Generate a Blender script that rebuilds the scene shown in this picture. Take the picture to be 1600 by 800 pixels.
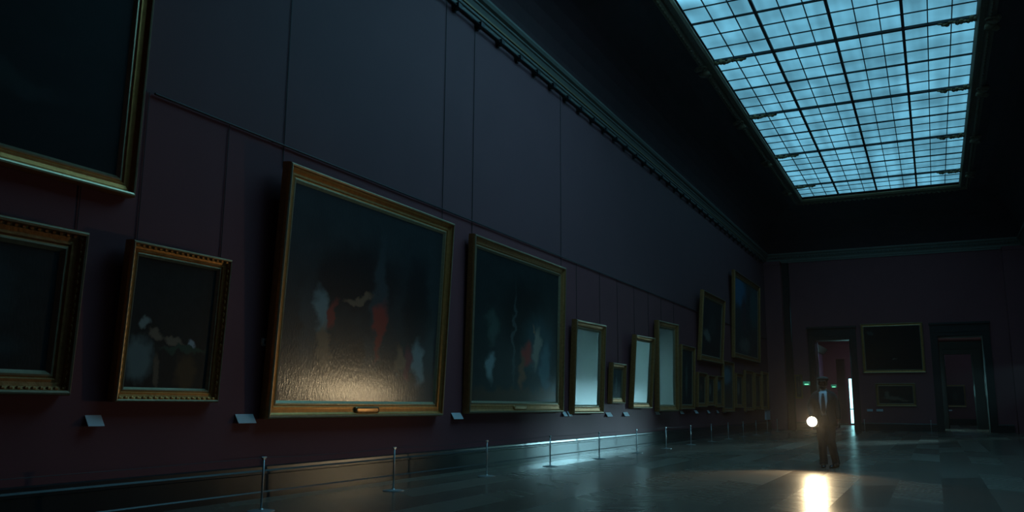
import bpy, bmesh, math, random
from mathutils import Vector, Matrix
random.seed(7)
PI = math.pi
scene = bpy.context.scene
for o in list(bpy.data.objects):
    bpy.data.objects.remove(o)
C = scene.collection

# ------------------------------------------------------------------ camera
cam_d = bpy.data.cameras.new('camera')
cam = bpy.data.objects.new('camera', cam_d)
C.objects.link(cam)
cam_d.sensor_width = 36.0
cam_d.lens = 36.0 * 1313.0 / 1600.0
cam_d.clip_start = 0.05
cam_d.clip_end = 300
R = Matrix(((0.89574769, 0.07145001, 0.43878352),
            (0.4445147, -0.15846748, -0.8816432),
            (0.0065395, 0.98477559, -0.17370746)))
cam.matrix_world = Matrix.Translation((0, 0, 1.2)) @ R.to_4x4()
scene.camera = cam

# ------------------------------------------------------------------ view, world
scene.view_settings.view_transform = 'Standard'
scene.view_settings.look = 'None'
scene.view_settings.gamma = 1.0
scene.view_settings.exposure = 0.0
scene.view_settings.use_curve_mapping = False
world = bpy.data.worlds.new('night')
scene.world = world
world.use_nodes = True
world.node_tree.nodes['Background'].inputs[0].default_value = (0.02, 0.05, 0.08, 1)
world.node_tree.nodes['Background'].inputs[1].default_value = 0.2

# thin haze added to imitate the lens glow round the torch
vol = world.node_tree.nodes.new('ShaderNodeVolumeScatter')
vol.inputs['Density'].default_value = 0.00045
vol.inputs['Anisotropy'].default_value = 0.88
world.node_tree.links.new(vol.outputs[0], world.node_tree.nodes['World Output'].inputs['Volume'])

SKY = (0.124, 0.392, 0.550)      # night-sky glow in the skylight glass
NEAR_PANE_BOOST = 5.8              # unseen near panes, boosted to light the near wall
CYAN = (0.36, 0.90, 0.96)
WARM = (1.0, 0.74, 0.42)

XL, XR, YN, YE = -7.84, 4.34, -3.0, 47.0     # room: left, right, near, end wall
ZC = 9.40                                     # top of the cornice
ZS = 11.58                                    # skylight glass
SX0, SX1, SY0, SY1 = -5.28, 1.72, 7.93, 43.40


def area_light(name, loc, rot, size, size_y, energy, color, spread=PI):
    d = bpy.data.lights.new(name, 'AREA')
    d.shape = 'RECTANGLE'
    d.size, d.size_y = size, size_y
    d.energy = energy
    d.color = color
    d.spread = spread
    o = bpy.data.objects.new(name, d)
    o.location = loc
    o.rotation_euler = rot
    C.objects.link(o)
    return o


def aim(o, target):
    v = Vector(target) - o.location
    o.rotation_euler = v.to_track_quat('-Z', 'Y').to_euler()


# light of the side room, falling through the side doorway onto the left wall
side = bpy.data.lights.new('side_room_light', 'SPOT')
side.energy = 23000
side.color = (0.40, 0.85, 1.0)
side.shadow_soft_size = 0.22
side.spot_size = math.radians(17)
side.spot_blend = 0.5
so = bpy.data.objects.new('side_room_light', side)
so.location = (8.0, 48.3, 3.7)
C.objects.link(so)
aim(so, (-7.84, 23.0, 0.6))


# ------------------------------------------------------------------ materials
def mat(name, base=(0.5, 0.5, 0.5), rough=0.5, metal=0.0, spec=0.5, bump=0.0, bscale=30.0, var=0.0, vscale=4.0,
        emit=None, estr=0.0, coat=0.0):
    m = bpy.data.materials.new(name)
    m.use_nodes = True
    nt = m.node_tree
    p = nt.nodes['Principled BSDF']
    p.inputs['Base Color'].default_value = (*base, 1)
    p.inputs['Roughness'].default_value = rough
    p.inputs['Metallic'].default_value = metal
    p.inputs['Specular IOR Level'].default_value = spec
    p.inputs['Coat Weight'].default_value = coat
    tc = nt.nodes.new('ShaderNodeTexCoord')
    if var > 0:
        n = nt.nodes.new('ShaderNodeTexNoise')
        n.inputs['Scale'].default_value = vscale
        n.inputs['Detail'].default_value = 5
        nt.links.new(tc.outputs['Object'], n.inputs['Vector'])
        r = nt.nodes.new('ShaderNodeMix')
        r.data_type = 'RGBA'
        r.inputs[6].default_value = (*[c * (1 - var) for c in base], 1)
        r.inputs[7].default_value = (*[min(1, c * (1 + var)) for c in base], 1)
        nt.links.new(n.outputs['Fac'], r.inputs[0])
        nt.links.new(r.outputs[2], p.inputs['Base Color'])
    if bump > 0:
        n2 = nt.nodes.new('ShaderNodeTexNoise')
        n2.inputs['Scale'].default_value = bscale
        n2.inputs['Detail'].default_value = 4
        nt.links.new(tc.outputs['Object'], n2.inputs['Vector'])
        b = nt.nodes.new('ShaderNodeBump')
        b.inputs['Strength'].default_value = bump
        b.inputs['Distance'].default_value = 0.01
        nt.links.new(n2.outputs['Fac'], b.inputs['Height'])
        nt.links.new(b.outputs['Normal'], p.inputs['Normal'])
    if emit:
        p.inputs['Emission Color'].default_value = (*emit, 1)
        p.inputs['Emission Strength'].default_value = estr
    return m


M = {}
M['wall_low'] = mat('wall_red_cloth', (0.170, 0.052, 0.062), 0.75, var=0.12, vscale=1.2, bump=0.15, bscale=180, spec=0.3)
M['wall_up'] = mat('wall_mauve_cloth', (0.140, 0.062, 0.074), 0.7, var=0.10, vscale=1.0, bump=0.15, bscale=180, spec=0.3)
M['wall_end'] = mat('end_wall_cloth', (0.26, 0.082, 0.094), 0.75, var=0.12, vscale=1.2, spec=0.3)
M['purple'] = mat('mauve_side_room_wall', (0.30, 0.12, 0.22), 0.7, var=0.15, vscale=2)
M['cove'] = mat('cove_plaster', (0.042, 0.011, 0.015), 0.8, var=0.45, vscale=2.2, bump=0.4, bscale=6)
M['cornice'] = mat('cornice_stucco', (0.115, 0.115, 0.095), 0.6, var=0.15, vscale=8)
M['cornice_end'] = mat('lit_cornice_stucco', (0.21, 0.20, 0.16), 0.6, var=0.15, vscale=8)  # lighter copy of the cornice stucco, brighter light put into its colour
M['cornice_gilt'] = mat('cornice_gilt', (0.20, 0.13, 0.05), 0.5, metal=0.4)
M['black_panel'] = mat('black_wood_panelling', (0.01, 0.01, 0.011), 0.8, spec=0.2)
M['marble'] = mat('black_marble', (0.011, 0.013, 0.014), 0.28, spec=0.6, var=0.5, vscale=3, bump=0.05, bscale=9)
M['dark_trim'] = mat('dark_marble_trim', (0.012, 0.015, 0.015), 0.45, spec=0.35, var=0.3, vscale=4)
M['bead'] = mat('polished_jamb_edge', (0.10, 0.12, 0.12), 0.18, metal=0.7)
M['iron'] = mat('black_iron', (0.012, 0.013, 0.015), 0.5, spec=0.4)
M['bar'] = mat('skylight_iron', (0.018, 0.026, 0.028), 0.6)
M['orn'] = mat('ornate_gilt', (0.20, 0.15, 0.07), 0.5, metal=0.3, bump=0.6, bscale=12, var=0.4, vscale=9)
M['gold'] = mat('gilt_frame', (0.57, 0.28, 0.085), 0.42, metal=0.75, bump=0.25, bscale=40, var=0.35, vscale=14)
M['gold_dark'] = mat('aged_gilt_frame', (0.38, 0.18, 0.06), 0.5, metal=0.65, bump=0.5, bscale=30, var=0.45, vscale=16)
M['lip'] = mat('pale_gilt_lip', (0.50, 0.42, 0.26), 0.34, metal=0.7, var=0.3, vscale=18)  # paler, smoother gilt on the frame lips
M['lip_dark'] = mat('dull_gilt_lip', (0.30, 0.24, 0.15), 0.42, metal=0.65, var=0.3, vscale=18)  # duller lip gilt for the dark frames
M['bronze'] = mat('bronze_plaque', (0.30, 0.17, 0.07), 0.3, metal=0.8, var=0.3, vscale=20)
M['steel'] = mat('brushed_steel', (0.42, 0.44, 0.45), 0.42, metal=0.6)
M['label'] = mat('label_card', (0.52, 0.53, 0.56), 0.6)
M['plinth'] = mat('pale_board', (0.50, 0.58, 0.66), 0.6)
M['suit'] = mat('dark_suit_cloth', (0.010, 0.013, 0.017), 0.9, bump=0.2, bscale=120)
M['trousers'] = mat('trouser_cloth', (0.013, 0.017, 0.022), 0.9, bump=0.2, bscale=120)
M['shirt'] = mat('white_shirt_cloth', (0.66, 0.70, 0.78), 0.7)
M['tie'] = mat('dark_tie', (0.012, 0.012, 0.02), 0.6)
M['skin'] = mat('dark_brown_skin', (0.10, 0.048, 0.03), 0.5)
M['shoe'] = mat('black_leather', (0.008, 0.008, 0.009), 0.22)
M['cap'] = mat('wool_cap', (0.035, 0.034, 0.034), 0.9, bump=0.4, bscale=90)
M['beard'] = mat('black_beard', (0.008, 0.006, 0.006), 0.9, bump=0.6, bscale=160)
M['torch'] = mat('torch_body', (0.03, 0.03, 0.03), 0.35, metal=0.5)
M['lens'] = mat('torch_lens', (1, 1, 1), 0.2, emit=(1.0, 0.90, 0.68), estr=40.0)
M['exit'] = mat('exit_sign_green', (0.02, 0.12, 0.08), 0.4, emit=(0.02, 0.22, 0.14), estr=0.5)
M['exit_lit'] = mat('exit_sign_lamp', (0.2, 0.9, 0.5), 0.4, emit=(0.25, 1.0, 0.55), estr=1.3)
M['window_glow'] = mat('night_window_glass', (0.1, 0.1, 0.1), 0.3, emit=CYAN, estr=3.2)
M['added_glow'] = mat('added_window_glow', (0.1, 0.1, 0.1), 0.3, emit=CYAN, estr=26.0)  # strong glow of an added, unseen window
M['window_dim'] = mat('night_window_glass_dim', (0.1, 0.1, 0.1), 0.3, emit=SKY, estr=1.0)


def glass_mat():
    m = bpy.data.materials.new('frosted_night_glass')
    m.use_nodes = True
    nt = m.node_tree
    p = nt.nodes['Principled BSDF']
    p.inputs['Base Color'].default_value = (0.03, 0.04, 0.05, 1)
    p.inputs['Roughness'].default_value = 0.4
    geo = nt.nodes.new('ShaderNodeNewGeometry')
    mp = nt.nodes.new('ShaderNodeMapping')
    mp.inputs['Scale'].default_value = (1.3, 0.05, 1)  # lengthwise streaks in the glow stand in for shade of roof trusses
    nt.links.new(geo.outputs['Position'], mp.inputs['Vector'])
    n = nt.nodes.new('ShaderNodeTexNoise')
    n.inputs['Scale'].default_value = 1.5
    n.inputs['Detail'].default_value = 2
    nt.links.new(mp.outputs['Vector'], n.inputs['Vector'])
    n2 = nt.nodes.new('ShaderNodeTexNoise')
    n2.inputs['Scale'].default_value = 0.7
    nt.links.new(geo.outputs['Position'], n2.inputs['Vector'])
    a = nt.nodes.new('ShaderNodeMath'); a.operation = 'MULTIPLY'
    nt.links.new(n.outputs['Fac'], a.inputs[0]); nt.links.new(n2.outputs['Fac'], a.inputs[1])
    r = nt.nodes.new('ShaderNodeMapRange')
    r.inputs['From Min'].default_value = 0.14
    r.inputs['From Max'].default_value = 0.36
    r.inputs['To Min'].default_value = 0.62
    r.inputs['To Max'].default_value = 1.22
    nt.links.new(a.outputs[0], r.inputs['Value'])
    p.inputs['Emission Color'].default_value = (*SKY, 1)
    # added glow in near panes out of view, to light the near wall
    sp = nt.nodes.new('ShaderNodeSeparateXYZ')
    nt.links.new(geo.outputs['Position'], sp.inputs[0])
    g = nt.nodes.new('ShaderNodeMapRange'); g.interpolation_type = 'SMOOTHSTEP'
    g.inputs['From Min'].default_value = 20.8; g.inputs['From Max'].default_value = 18.5
    g.inputs['To Min'].default_value = 1.0; g.inputs['To Max'].default_value = NEAR_PANE_BOOST
    nt.links.new(sp.outputs[1], g.inputs['Value'])
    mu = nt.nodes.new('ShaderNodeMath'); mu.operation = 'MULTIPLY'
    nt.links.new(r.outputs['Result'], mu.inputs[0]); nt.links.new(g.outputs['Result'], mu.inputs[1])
    g2 = nt.nodes.new('ShaderNodeMapRange'); g2.interpolation_type = 'SMOOTHSTEP'
    g2.inputs['From Min'].default_value = 9.0; g2.inputs['From Max'].default_value = 13.0  # panes nearest the camera dimmed to keep the left edge dark
    g2.inputs['To Min'].default_value = 0.15; g2.inputs['To Max'].default_value = 1.0
    nt.links.new(sp.outputs[1], g2.inputs['Value'])
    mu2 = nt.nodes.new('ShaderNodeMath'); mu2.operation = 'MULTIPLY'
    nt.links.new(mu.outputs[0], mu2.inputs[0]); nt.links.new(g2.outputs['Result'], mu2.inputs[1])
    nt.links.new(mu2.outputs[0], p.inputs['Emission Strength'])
    return m


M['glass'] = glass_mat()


def floor_mat():
    m = bpy.data.materials.new('chevron_parquet')
    m.use_nodes = True
    nt = m.node_tree
    L = nt.links
    p = nt.nodes['Principled BSDF']
    geo = nt.nodes.new('ShaderNodeNewGeometry')
    sp = nt.nodes.new('ShaderNodeSeparateXYZ')
    L.new(geo.outputs['Position'], sp.inputs[0])

    def mth(op, a, b=None, c=None):
        n = nt.nodes.new('ShaderNodeMath'); n.operation = op
        for i, v in enumerate((a, b, c)):
            if v is None: continue
            if isinstance(v, (int, float)): n.inputs[i].default_value = v
            else: L.new(v, n.inputs[i])
        return n.outputs[0]

    def wn(x, y):
        cb = nt.nodes.new('ShaderNodeCombineXYZ')
        L.new(x, cb.inputs[0]); L.new(y, cb.inputs[1])
        w = nt.nodes.new('ShaderNodeTexWhiteNoise'); w.noise_dimensions = '2D'
        L.new(cb.outputs[0], w.inputs['Vector'])
        return w.outputs['Value']
    u = mth('DIVIDE', sp.outputs[0], 0.62)
    strip = mth('FLOOR', u)
    fr = mth('FRACT', u)
    alt = mth('MODULO', mth('ADD', strip, 200.0), 2.0)
    sgn = mth('SUBTRACT', mth('MULTIPLY', alt, 2.0), 1.0)
    yy = mth('ADD', sp.outputs[1], mth('MULTIPLY', mth('MULTIPLY', fr, 0.5), sgn))
    plank = mth('FLOOR', mth('DIVIDE', yy, 0.11))
    rp = wn(strip, plank)
    cell = mth('FLOOR', mth('DIVIDE', mth('ADD', yy, mth('MULTIPLY', wn(strip, strip), 6.0)), 3.1))
    rc = wn(strip, cell)
    tone = mth('ADD', mth('ADD', mth('MULTIPLY', rp, 0.16), mth('ADD', mth('MULTIPLY', rc, 0.42), 0.04)), mth('MULTIPLY', alt, 0.14))
    mix = nt.nodes.new('ShaderNodeMix'); mix.data_type = 'RGBA'
    mix.inputs[6].default_value = (0.085, 0.062, 0.048, 1)
    mix.inputs[7].default_value = (0.22, 0.18, 0.14, 1)
    L.new(tone, mix.inputs[0])
    gap = mth('LESS_THAN', mth('FRACT', mth('DIVIDE', yy, 0.11)), 0.05)
    mix2 = nt.nodes.new('ShaderNodeMix'); mix2.data_type = 'RGBA'
    mix2.inputs[7].default_value = (0.02, 0.014, 0.01, 1)
    L.new(mth('MULTIPLY', gap, 0.3), mix2.inputs[0]); L.new(mix.outputs[2], mix2.inputs[6])
    L.new(mix2.outputs[2], p.inputs['Base Color'])
    rr = mth('ADD', 0.20, mth('MULTIPLY', tone, 0.16))
    L.new(rr, p.inputs['Roughness'])
    p.inputs['Specular IOR Level'].default_value = 0.5
    n = nt.nodes.new('ShaderNodeTexNoise'); n.inputs['Scale'].default_value = 2.4; n.inputs['Detail'].default_value = 3
    L.new(geo.outputs['Position'], n.inputs['Vector'])
    hb = mth('ADD', mth('MULTIPLY', n.outputs['Fac'], 0.6), mth('MULTIPLY', rp, 0.04))
    b = nt.nodes.new('ShaderNodeBump'); b.inputs['Strength'].default_value = 0.35; b.inputs['Distance'].default_value = 0.012
    L.new(hb, b.inputs['Height']); L.new(b.outputs['Normal'], p.inputs['Normal'])
    return m


M['floor'] = floor_mat()


def canvas_mat(name, base, blobs, rough=0.42, bump=0.5, sheen=0.5, seed=0.0, coat=0.0, coat_rough=None):
    """an old varnished canvas: dark ground plus soft patches of paint at (u, v)"""
    m = bpy.data.materials.new(name)
    m.use_nodes = True
    nt = m.node_tree
    L = nt.links
    p = nt.nodes['Principled BSDF']
    uv = nt.nodes.new('ShaderNodeTexCoord')
    n = nt.nodes.new('ShaderNodeTexNoise')
    n.inputs['Scale'].default_value = 9; n.inputs['Detail'].default_value = 6
    off = nt.nodes.new('ShaderNodeVectorMath'); off.operation = 'ADD'; off.inputs[1].default_value = (seed, seed * 0.7, 0)
    L.new(uv.outputs['UV'], off.inputs[0]); L.new(off.outputs[0], n.inputs['Vector'])
    d = nt.nodes.new('ShaderNodeVectorMath'); d.operation = 'SCALE'; d.inputs['Scale'].default_value = 0.17
    sub = nt.nodes.new('ShaderNodeVectorMath'); sub.operation = 'SUBTRACT'; sub.inputs[1].default_value = (0.5, 0.5, 0.5)
    L.new(n.outputs['Color'], sub.inputs[0]); L.new(sub.outputs[0], d.inputs[0])
    w = nt.nodes.new('ShaderNodeVectorMath'); w.operation = 'ADD'
    L.new(uv.outputs['UV'], w.inputs[0]); L.new(d.outputs[0], w.inputs[1])
    g = nt.nodes.new('ShaderNodeMix'); g.data_type = 'RGBA'
    g.inputs[6].default_value = (*[c * 0.45 for c in base], 1); g.inputs[7].default_value = (*[c * 1.5 for c in base], 1)
    L.new(n.outputs['Fac'], g.inputs[0])
    cur = g.outputs[2]
    for (bu, bv, ru, rv, col, ang) in blobs:
        s1 = nt.nodes.new('ShaderNodeVectorMath'); s1.operation = 'SUBTRACT'; s1.inputs[1].default_value = (bu, bv, 0)
        L.new(w.outputs[0], s1.inputs[0])
        ro = nt.nodes.new('ShaderNodeMapping'); ro.vector_type = 'TEXTURE'
        ro.inputs['Rotation'].default_value = (0, 0, math.radians(ang)); ro.inputs['Scale'].default_value = (ru, rv, 1)
        L.new(s1.outputs[0], ro.inputs['Vector'])
        ml = nt.nodes.new('ShaderNodeVectorMath'); ml.operation = 'MULTIPLY'; ml.inputs[1].default_value = (1, 1, 0)
        L.new(ro.outputs[0], ml.inputs[0])
        ln = nt.nodes.new('ShaderNodeVectorMath'); ln.operation = 'LENGTH'
        L.new(ml.outputs[0], ln.inputs[0])
        mr = nt.nodes.new('ShaderNodeMapRange'); mr.interpolation_type = 'SMOOTHSTEP'
        mr.inputs['From Min'].default_value = 1.35; mr.inputs['From Max'].default_value = 0.55
        L.new(ln.outputs['Value'], mr.inputs['Value'])
        mx = nt.nodes.new('ShaderNodeMix'); mx.data_type = 'RGBA'
        mx.inputs[7].default_value = (*col, 1)
        L.new(mr.outputs['Result'], mx.inputs[0]); L.new(cur, mx.inputs[6])
        cur = mx.outputs[2]
    L.new(cur, p.inputs['Base Color'])
    p.inputs['Roughness'].default_value = rough
    p.inputs['Specular IOR Level'].default_value = sheen
    p.inputs['Coat Weight'].default_value = coat
    p.inputs['Coat Roughness'].default_value = coat_rough or rough
    n3 = nt.nodes.new('ShaderNodeTexNoise'); n3.inputs['Scale'].default_value = 42; n3.inputs['Detail'].default_value = 7
    tc = nt.nodes.new('ShaderNodeMapping'); tc.inputs['Scale'].default_value = (1, 1, 0.35)
    L.new(uv.outputs['Object'], tc.inputs['Vector']); L.new(tc.outputs[0], n3.inputs['Vector'])
    b = nt.nodes.new('ShaderNodeBump'); b.inputs['Strength'].default_value = bump; b.inputs['Distance'].default_value = 0.004
    L.new(n3.outputs['Fac'], b.inputs['Height']); L.new(b.outputs['Normal'], p.inputs['Normal'])
    L.new(b.outputs['Normal'], p.inputs['Coat Normal'])
    return m


# ------------------------------------------------------------------ mesh helpers
def box(bm, x0, x1, y0, y1, z0, z1, bevel=0.0):
    vs = [bm.verts.new((x, y, z)) for x in (x0, x1) for y in (y0, y1) for z in (z0, z1)]
    f = [(0, 1, 3, 2), (4, 6, 7, 5), (0, 4, 5, 1), (2, 3, 7, 6), (0, 2, 6, 4), (1, 5, 7, 3)]
    fs = [bm.faces.new([vs[i] for i in q]) for q in f]
    if bevel > 0:
        es = set(e for q in fs for e in q.edges)
        bmesh.ops.bevel(bm, geom=list(es), offset=bevel, segments=2, affect='EDGES', profile=0.6)


def basis(d):
    d = Vector(d).normalized()
    a = Vector((0, 0, 1)) if abs(d.z) < 0.9 else Vector((1, 0, 0))
    u = d.cross(a).normalized()
    return u, d.cross(u).normalized()


def loft(bm, rings, closed_ends=True):
    prev = None
    first = None
    for r in rings:
        vs = [bm.verts.new(p) for p in r]
        if prev:
            n = len(vs)
            for i in range(n):
                bm.faces.new((prev[i], prev[(i + 1) % n], vs[(i + 1) % n], vs[i]))
        else:
            first = vs
        prev = vs
    if closed_ends:
        bm.faces.new(list(reversed(first)))
        bm.faces.new(prev)


def tube(bm, pts, rad, n=10):
    pts = [Vector(p) for p in pts]
    if not isinstance(rad, (list, tuple)): rad = [rad] * len(pts)
    rings = []
    for i, p in enumerate(pts):
        d = pts[min(i + 1, len(pts) - 1)] - pts[max(i - 1, 0)]
        if i == 0: u, v = basis(d)
        else:
            dn = d.normalized()
            u = (u - dn * u.dot(dn)).normalized(); v = dn.cross(u)
        if i == 0: v = d.normalized().cross(u)
        rings.append([p + (u * math.cos(2 * PI * k / n) + v * math.sin(2 * PI * k / n)) * rad[i] for k in range(n)])
    loft(bm, rings)


def lathe(bm, prof, cx=0, cy=0, n=24):
    loft(bm, [[(cx + r * math.cos(2 * PI * k / n), cy + r * math.sin(2 * PI * k / n), z) for k in range(n)] for r, z in prof])


def blob(bm, c, r, seg=12, rot=None):
    m = Matrix.Translation(c) @ (rot.to_4x4() if rot else Matrix.Identity(4)) @ Matrix.Diagonal((*r, 1))
    bmesh.ops.create_uvsphere(bm, u_segments=seg, v_segments=max(6, seg * 2 // 3), radius=1, matrix=m)


def extrude_profile(bm, prof, axis_pts):
    """prof: list of 2-tuples mapped by each frame function in axis_pts to 3D"""
    rings = [[fn(a, b) for a, b in prof] for fn in axis_pts]
    loft(bm, rings)


def obj(name, bm, m, parent=None, smooth=False, loc=None):
    bmesh.ops.recalc_face_normals(bm, faces=bm.faces)
    me = bpy.data.meshes.new(name)
    bm.to_mesh(me); bm.free()
    if isinstance(m, (list, tuple)):
        for q in m: me.materials.append(q)
    else:
        me.materials.append(m)
    if smooth:
        for p in me.polygons: p.use_smooth = True
    o = bpy.data.objects.new(name, me)
    C.objects.link(o)
    if parent: o.parent = parent
    if loc: o.location = loc
    return o


def NB(): return bmesh.new()


def tag(o, label, cat, group=None):
    o['label'] = label; o['category'] = cat
    if group: o['group'] = group
    return o


def thing(name, label, cat, loc=(0, 0, 0), rot=(0, 0, 0), group=None):
    o = bpy.data.objects.new(name, None)
    o.empty_display_size = 0.1
    C.objects.link(o)
    o.location = loc; o.rotation_euler = rot
    return tag(o, label, cat, group)


def struct(name, bm, m, parent=None, smooth=False):
    o = obj(name, bm, m, parent, smooth)
    if not parent: o['kind'] = 'structure'
    return o


def dup(root, loc, label=None, rot=None):
    r = root.copy(); C.objects.link(r); r.location = loc
    if rot: r.rotation_euler = rot
    if label: r['label'] = label
    for ch in list(root.children):
        c = ch.copy(); C.objects.link(c); c.parent = r
        for g in ch.children:
            d = g.copy(); C.objects.link(d); d.parent = c
    return r


# ------------------------------------------------------------------ room shell
YD = 66.0   # depth of the last room beyond
b = NB(); box(b, -12, 12, YN - 0.3, YD + 0.3, -0.2, 0.0); struct('floor', b, M['floor'])
# left wall: lower cloth below the rail, upper cloth above it
b = NB(); box(b, XL - 0.3, XL, YN, YE, 0, 4.7)
for f in b.faces: f.material_index = 0
n0 = len(b.faces)
box(b, XL - 0.3, XL, YN, YE, 4.7, 9.45)
b.faces.ensure_lookup_table()
for f in b.faces[n0:]: f.material_index = 1
struct('wall_left', b, [M['wall_low'], M['wall_up']])
# right wall with a tall doorway near its far end
DY0, DY1, DZ = 41.0, 43.5, 3.2
b = NB()
box(b, XR, XR + 0.4, YN, DY0, 0, 9.45)
box(b, XR, XR + 0.4, DY1, YE, 0, 9.45)
box(b, XR, XR + 0.4, DY0, DY1, DZ, 9.45)
struct('wall_right', b, M['wall_low'])
b = NB(); box(b, XL - 0.3, XR + 0.4, YN - 0.3, YN, 0, 12.2); struct('wall_near', b, M['wall_low'])
# end wall, 1.1 m thick, with two doorways
LD0, LD1, LDZ = -5.52, -3.74, 4.66
RD0, RD1, RDZ = 0.30, 2.32, 4.68
YT = YE + 1.1
b = NB()
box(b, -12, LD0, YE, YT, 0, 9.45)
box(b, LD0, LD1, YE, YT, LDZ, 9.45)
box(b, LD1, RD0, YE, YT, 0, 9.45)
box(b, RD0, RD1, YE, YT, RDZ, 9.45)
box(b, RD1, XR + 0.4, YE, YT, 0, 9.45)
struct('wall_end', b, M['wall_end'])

# ceiling: four coves and a flat part round the skylight opening
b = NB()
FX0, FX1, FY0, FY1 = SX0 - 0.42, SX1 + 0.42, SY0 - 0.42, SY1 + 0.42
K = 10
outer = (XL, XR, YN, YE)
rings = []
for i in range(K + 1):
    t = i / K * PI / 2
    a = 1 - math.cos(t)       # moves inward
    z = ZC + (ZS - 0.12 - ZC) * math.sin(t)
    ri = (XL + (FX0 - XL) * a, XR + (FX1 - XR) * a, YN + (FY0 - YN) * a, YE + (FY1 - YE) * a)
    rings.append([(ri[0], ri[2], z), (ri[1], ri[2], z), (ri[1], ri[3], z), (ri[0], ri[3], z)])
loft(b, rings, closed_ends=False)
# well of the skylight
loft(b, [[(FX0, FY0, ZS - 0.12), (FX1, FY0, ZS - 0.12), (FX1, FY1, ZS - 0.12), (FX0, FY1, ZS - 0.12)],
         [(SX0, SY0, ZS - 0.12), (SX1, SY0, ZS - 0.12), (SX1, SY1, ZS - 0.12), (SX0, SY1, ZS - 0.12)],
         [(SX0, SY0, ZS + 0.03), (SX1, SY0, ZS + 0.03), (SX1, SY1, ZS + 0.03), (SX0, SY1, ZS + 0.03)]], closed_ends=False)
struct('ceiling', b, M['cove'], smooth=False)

# skylight
sk = bpy.data.objects.new('window_1', None); C.objects.link(sk); sk['kind'] = 'structure'
sk.location = ((SX0 + SX1) / 2, (SY0 + SY1) / 2, ZS)
def rel(bm, o):
    bmesh.ops.translate(bm, verts=bm.verts, vec=-Vector(o.location))
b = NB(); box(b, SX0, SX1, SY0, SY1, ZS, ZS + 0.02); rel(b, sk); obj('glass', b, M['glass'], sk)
def ring_rect(bm, prof, x0, x1, y0, y1):
    """prof: (outward offset, z)"""
    loft(bm, [[(x0 - o_, y0 - o_, z), (x1 + o_, y0 - o_, z), (x1 + o_, y1 + o_, z), (x0 - o_, y1 + o_, z)] for o_, z in prof], closed_ends=False)
b = NB()
ring_rect(b, [(0.0, ZS), (0.0, ZS - 0.16), (0.05, ZS - 0.24), (0.10, ZS - 0.24), (0.12, ZS - 0.17), (0.22, ZS - 0.19),
              (0.24, ZS - 0.28), (0.30, ZS - 0.32), (0.36, ZS - 0.28), (0.38, ZS - 0.20), (0.46, ZS - 0.18), (0.46, ZS - 0.05), (0, ZS)],
          SX0, SX1, SY0, SY1)
rel(b, sk); obj('skylight_moulding', b, M['orn'], sk)
# egg and dart beads on the moulding
b = NB()
y = SY0
while y < SY1:
    for xx in (SX0 - 0.30, SX1 + 0.30):
        blob(b, (xx, y, ZS - 0.33), (0.035, 0.07, 0.035), 6)
    y += 0.22
x = SX0
while x < SX1:
    blob(b, (x, SY1 + 0.30, ZS - 0.33), (0.07, 0.035, 0.035), 6); x += 0.22
rel(b, sk); obj('bead_moulding', b, M['orn'], sk)
for xx in (-3.56, -1.81, -0.06):
    b = NB(); box(b, xx - 0.04, xx + 0.04, SY0, SY1, ZS - 0.07, ZS - 0.004); rel(b, sk); obj('main_bar', b, M['bar'], sk)
ys = [SY0 + 5.49 * i for i in range(1, 7)]
for yy in ys:
    b = NB(); box(b, SX0, SX1, yy - 0.05, yy + 0.05, ZS - 0.08, ZS - 0.006); rel(b, sk); obj('cross_beam', b, M['bar'], sk)
for i in range(7):
    yy = SY0 + 5.49 * i + 2.745
    if yy < SY1 - 0.3:
        b = NB(); box(b, SX0, SX1, yy - 0.032, yy + 0.032, ZS - 0.05, ZS - 0.006); rel(b, sk); obj('cross_bar', b, M['bar'], sk)
b = NB()
for k in range(12):
    if k % 3:
        xx = SX0 + k * 7.0 / 12
        box(b, xx - 0.014, xx + 0.014, SY0, SY1, ZS - 0.03, ZS - 0.003)
k = 1
while SY0 + k * 0.915 < SY1:
    if k % 3:
        yy = SY0 + k * 0.915
        box(b, SX0, SX1, yy - 0.016, yy + 0.016, ZS - 0.032, ZS - 0.004)
    k += 1
rel(b, sk); obj('glazing_bars', b, M['bar'], sk)

# cornice: left, end, right
CP = [(0.0, 8.86), (0.05, 8.86), (0.05, 8.93), (0.08, 8.95), (0.08, 9.00), (0.06, 9.02), (0.07, 9.10), (0.10, 9.18), (0.13, 9.20),
      (0.13, 9.24), (0.19, 9.27), (0.22, 9.33), (0.22, 9.38), (0.0, 9.42)]
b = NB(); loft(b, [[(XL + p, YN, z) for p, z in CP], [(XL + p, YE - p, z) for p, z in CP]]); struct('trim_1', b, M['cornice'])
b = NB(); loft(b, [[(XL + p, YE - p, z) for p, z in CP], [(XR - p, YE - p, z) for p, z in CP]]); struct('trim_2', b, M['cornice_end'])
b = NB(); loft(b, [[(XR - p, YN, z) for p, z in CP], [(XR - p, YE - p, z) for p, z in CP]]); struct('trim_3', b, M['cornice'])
# gilt fillet under the cornices
b = NB(); box(b, XL, XL + 0.10, YN, YE - 0.1, 9.02, 9.055); struct('trim_4', b, M['cornice_gilt'])
# dentils on the end cornice
b = NB(); x = XL + 0.3
while x < XR - 0.2:
    box(b, x, x + 0.07, YE - 0.17, YE - 0.06, 9.11, 9.19); x += 0.14
struct('trim_5', b, M['cornice'])

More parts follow.
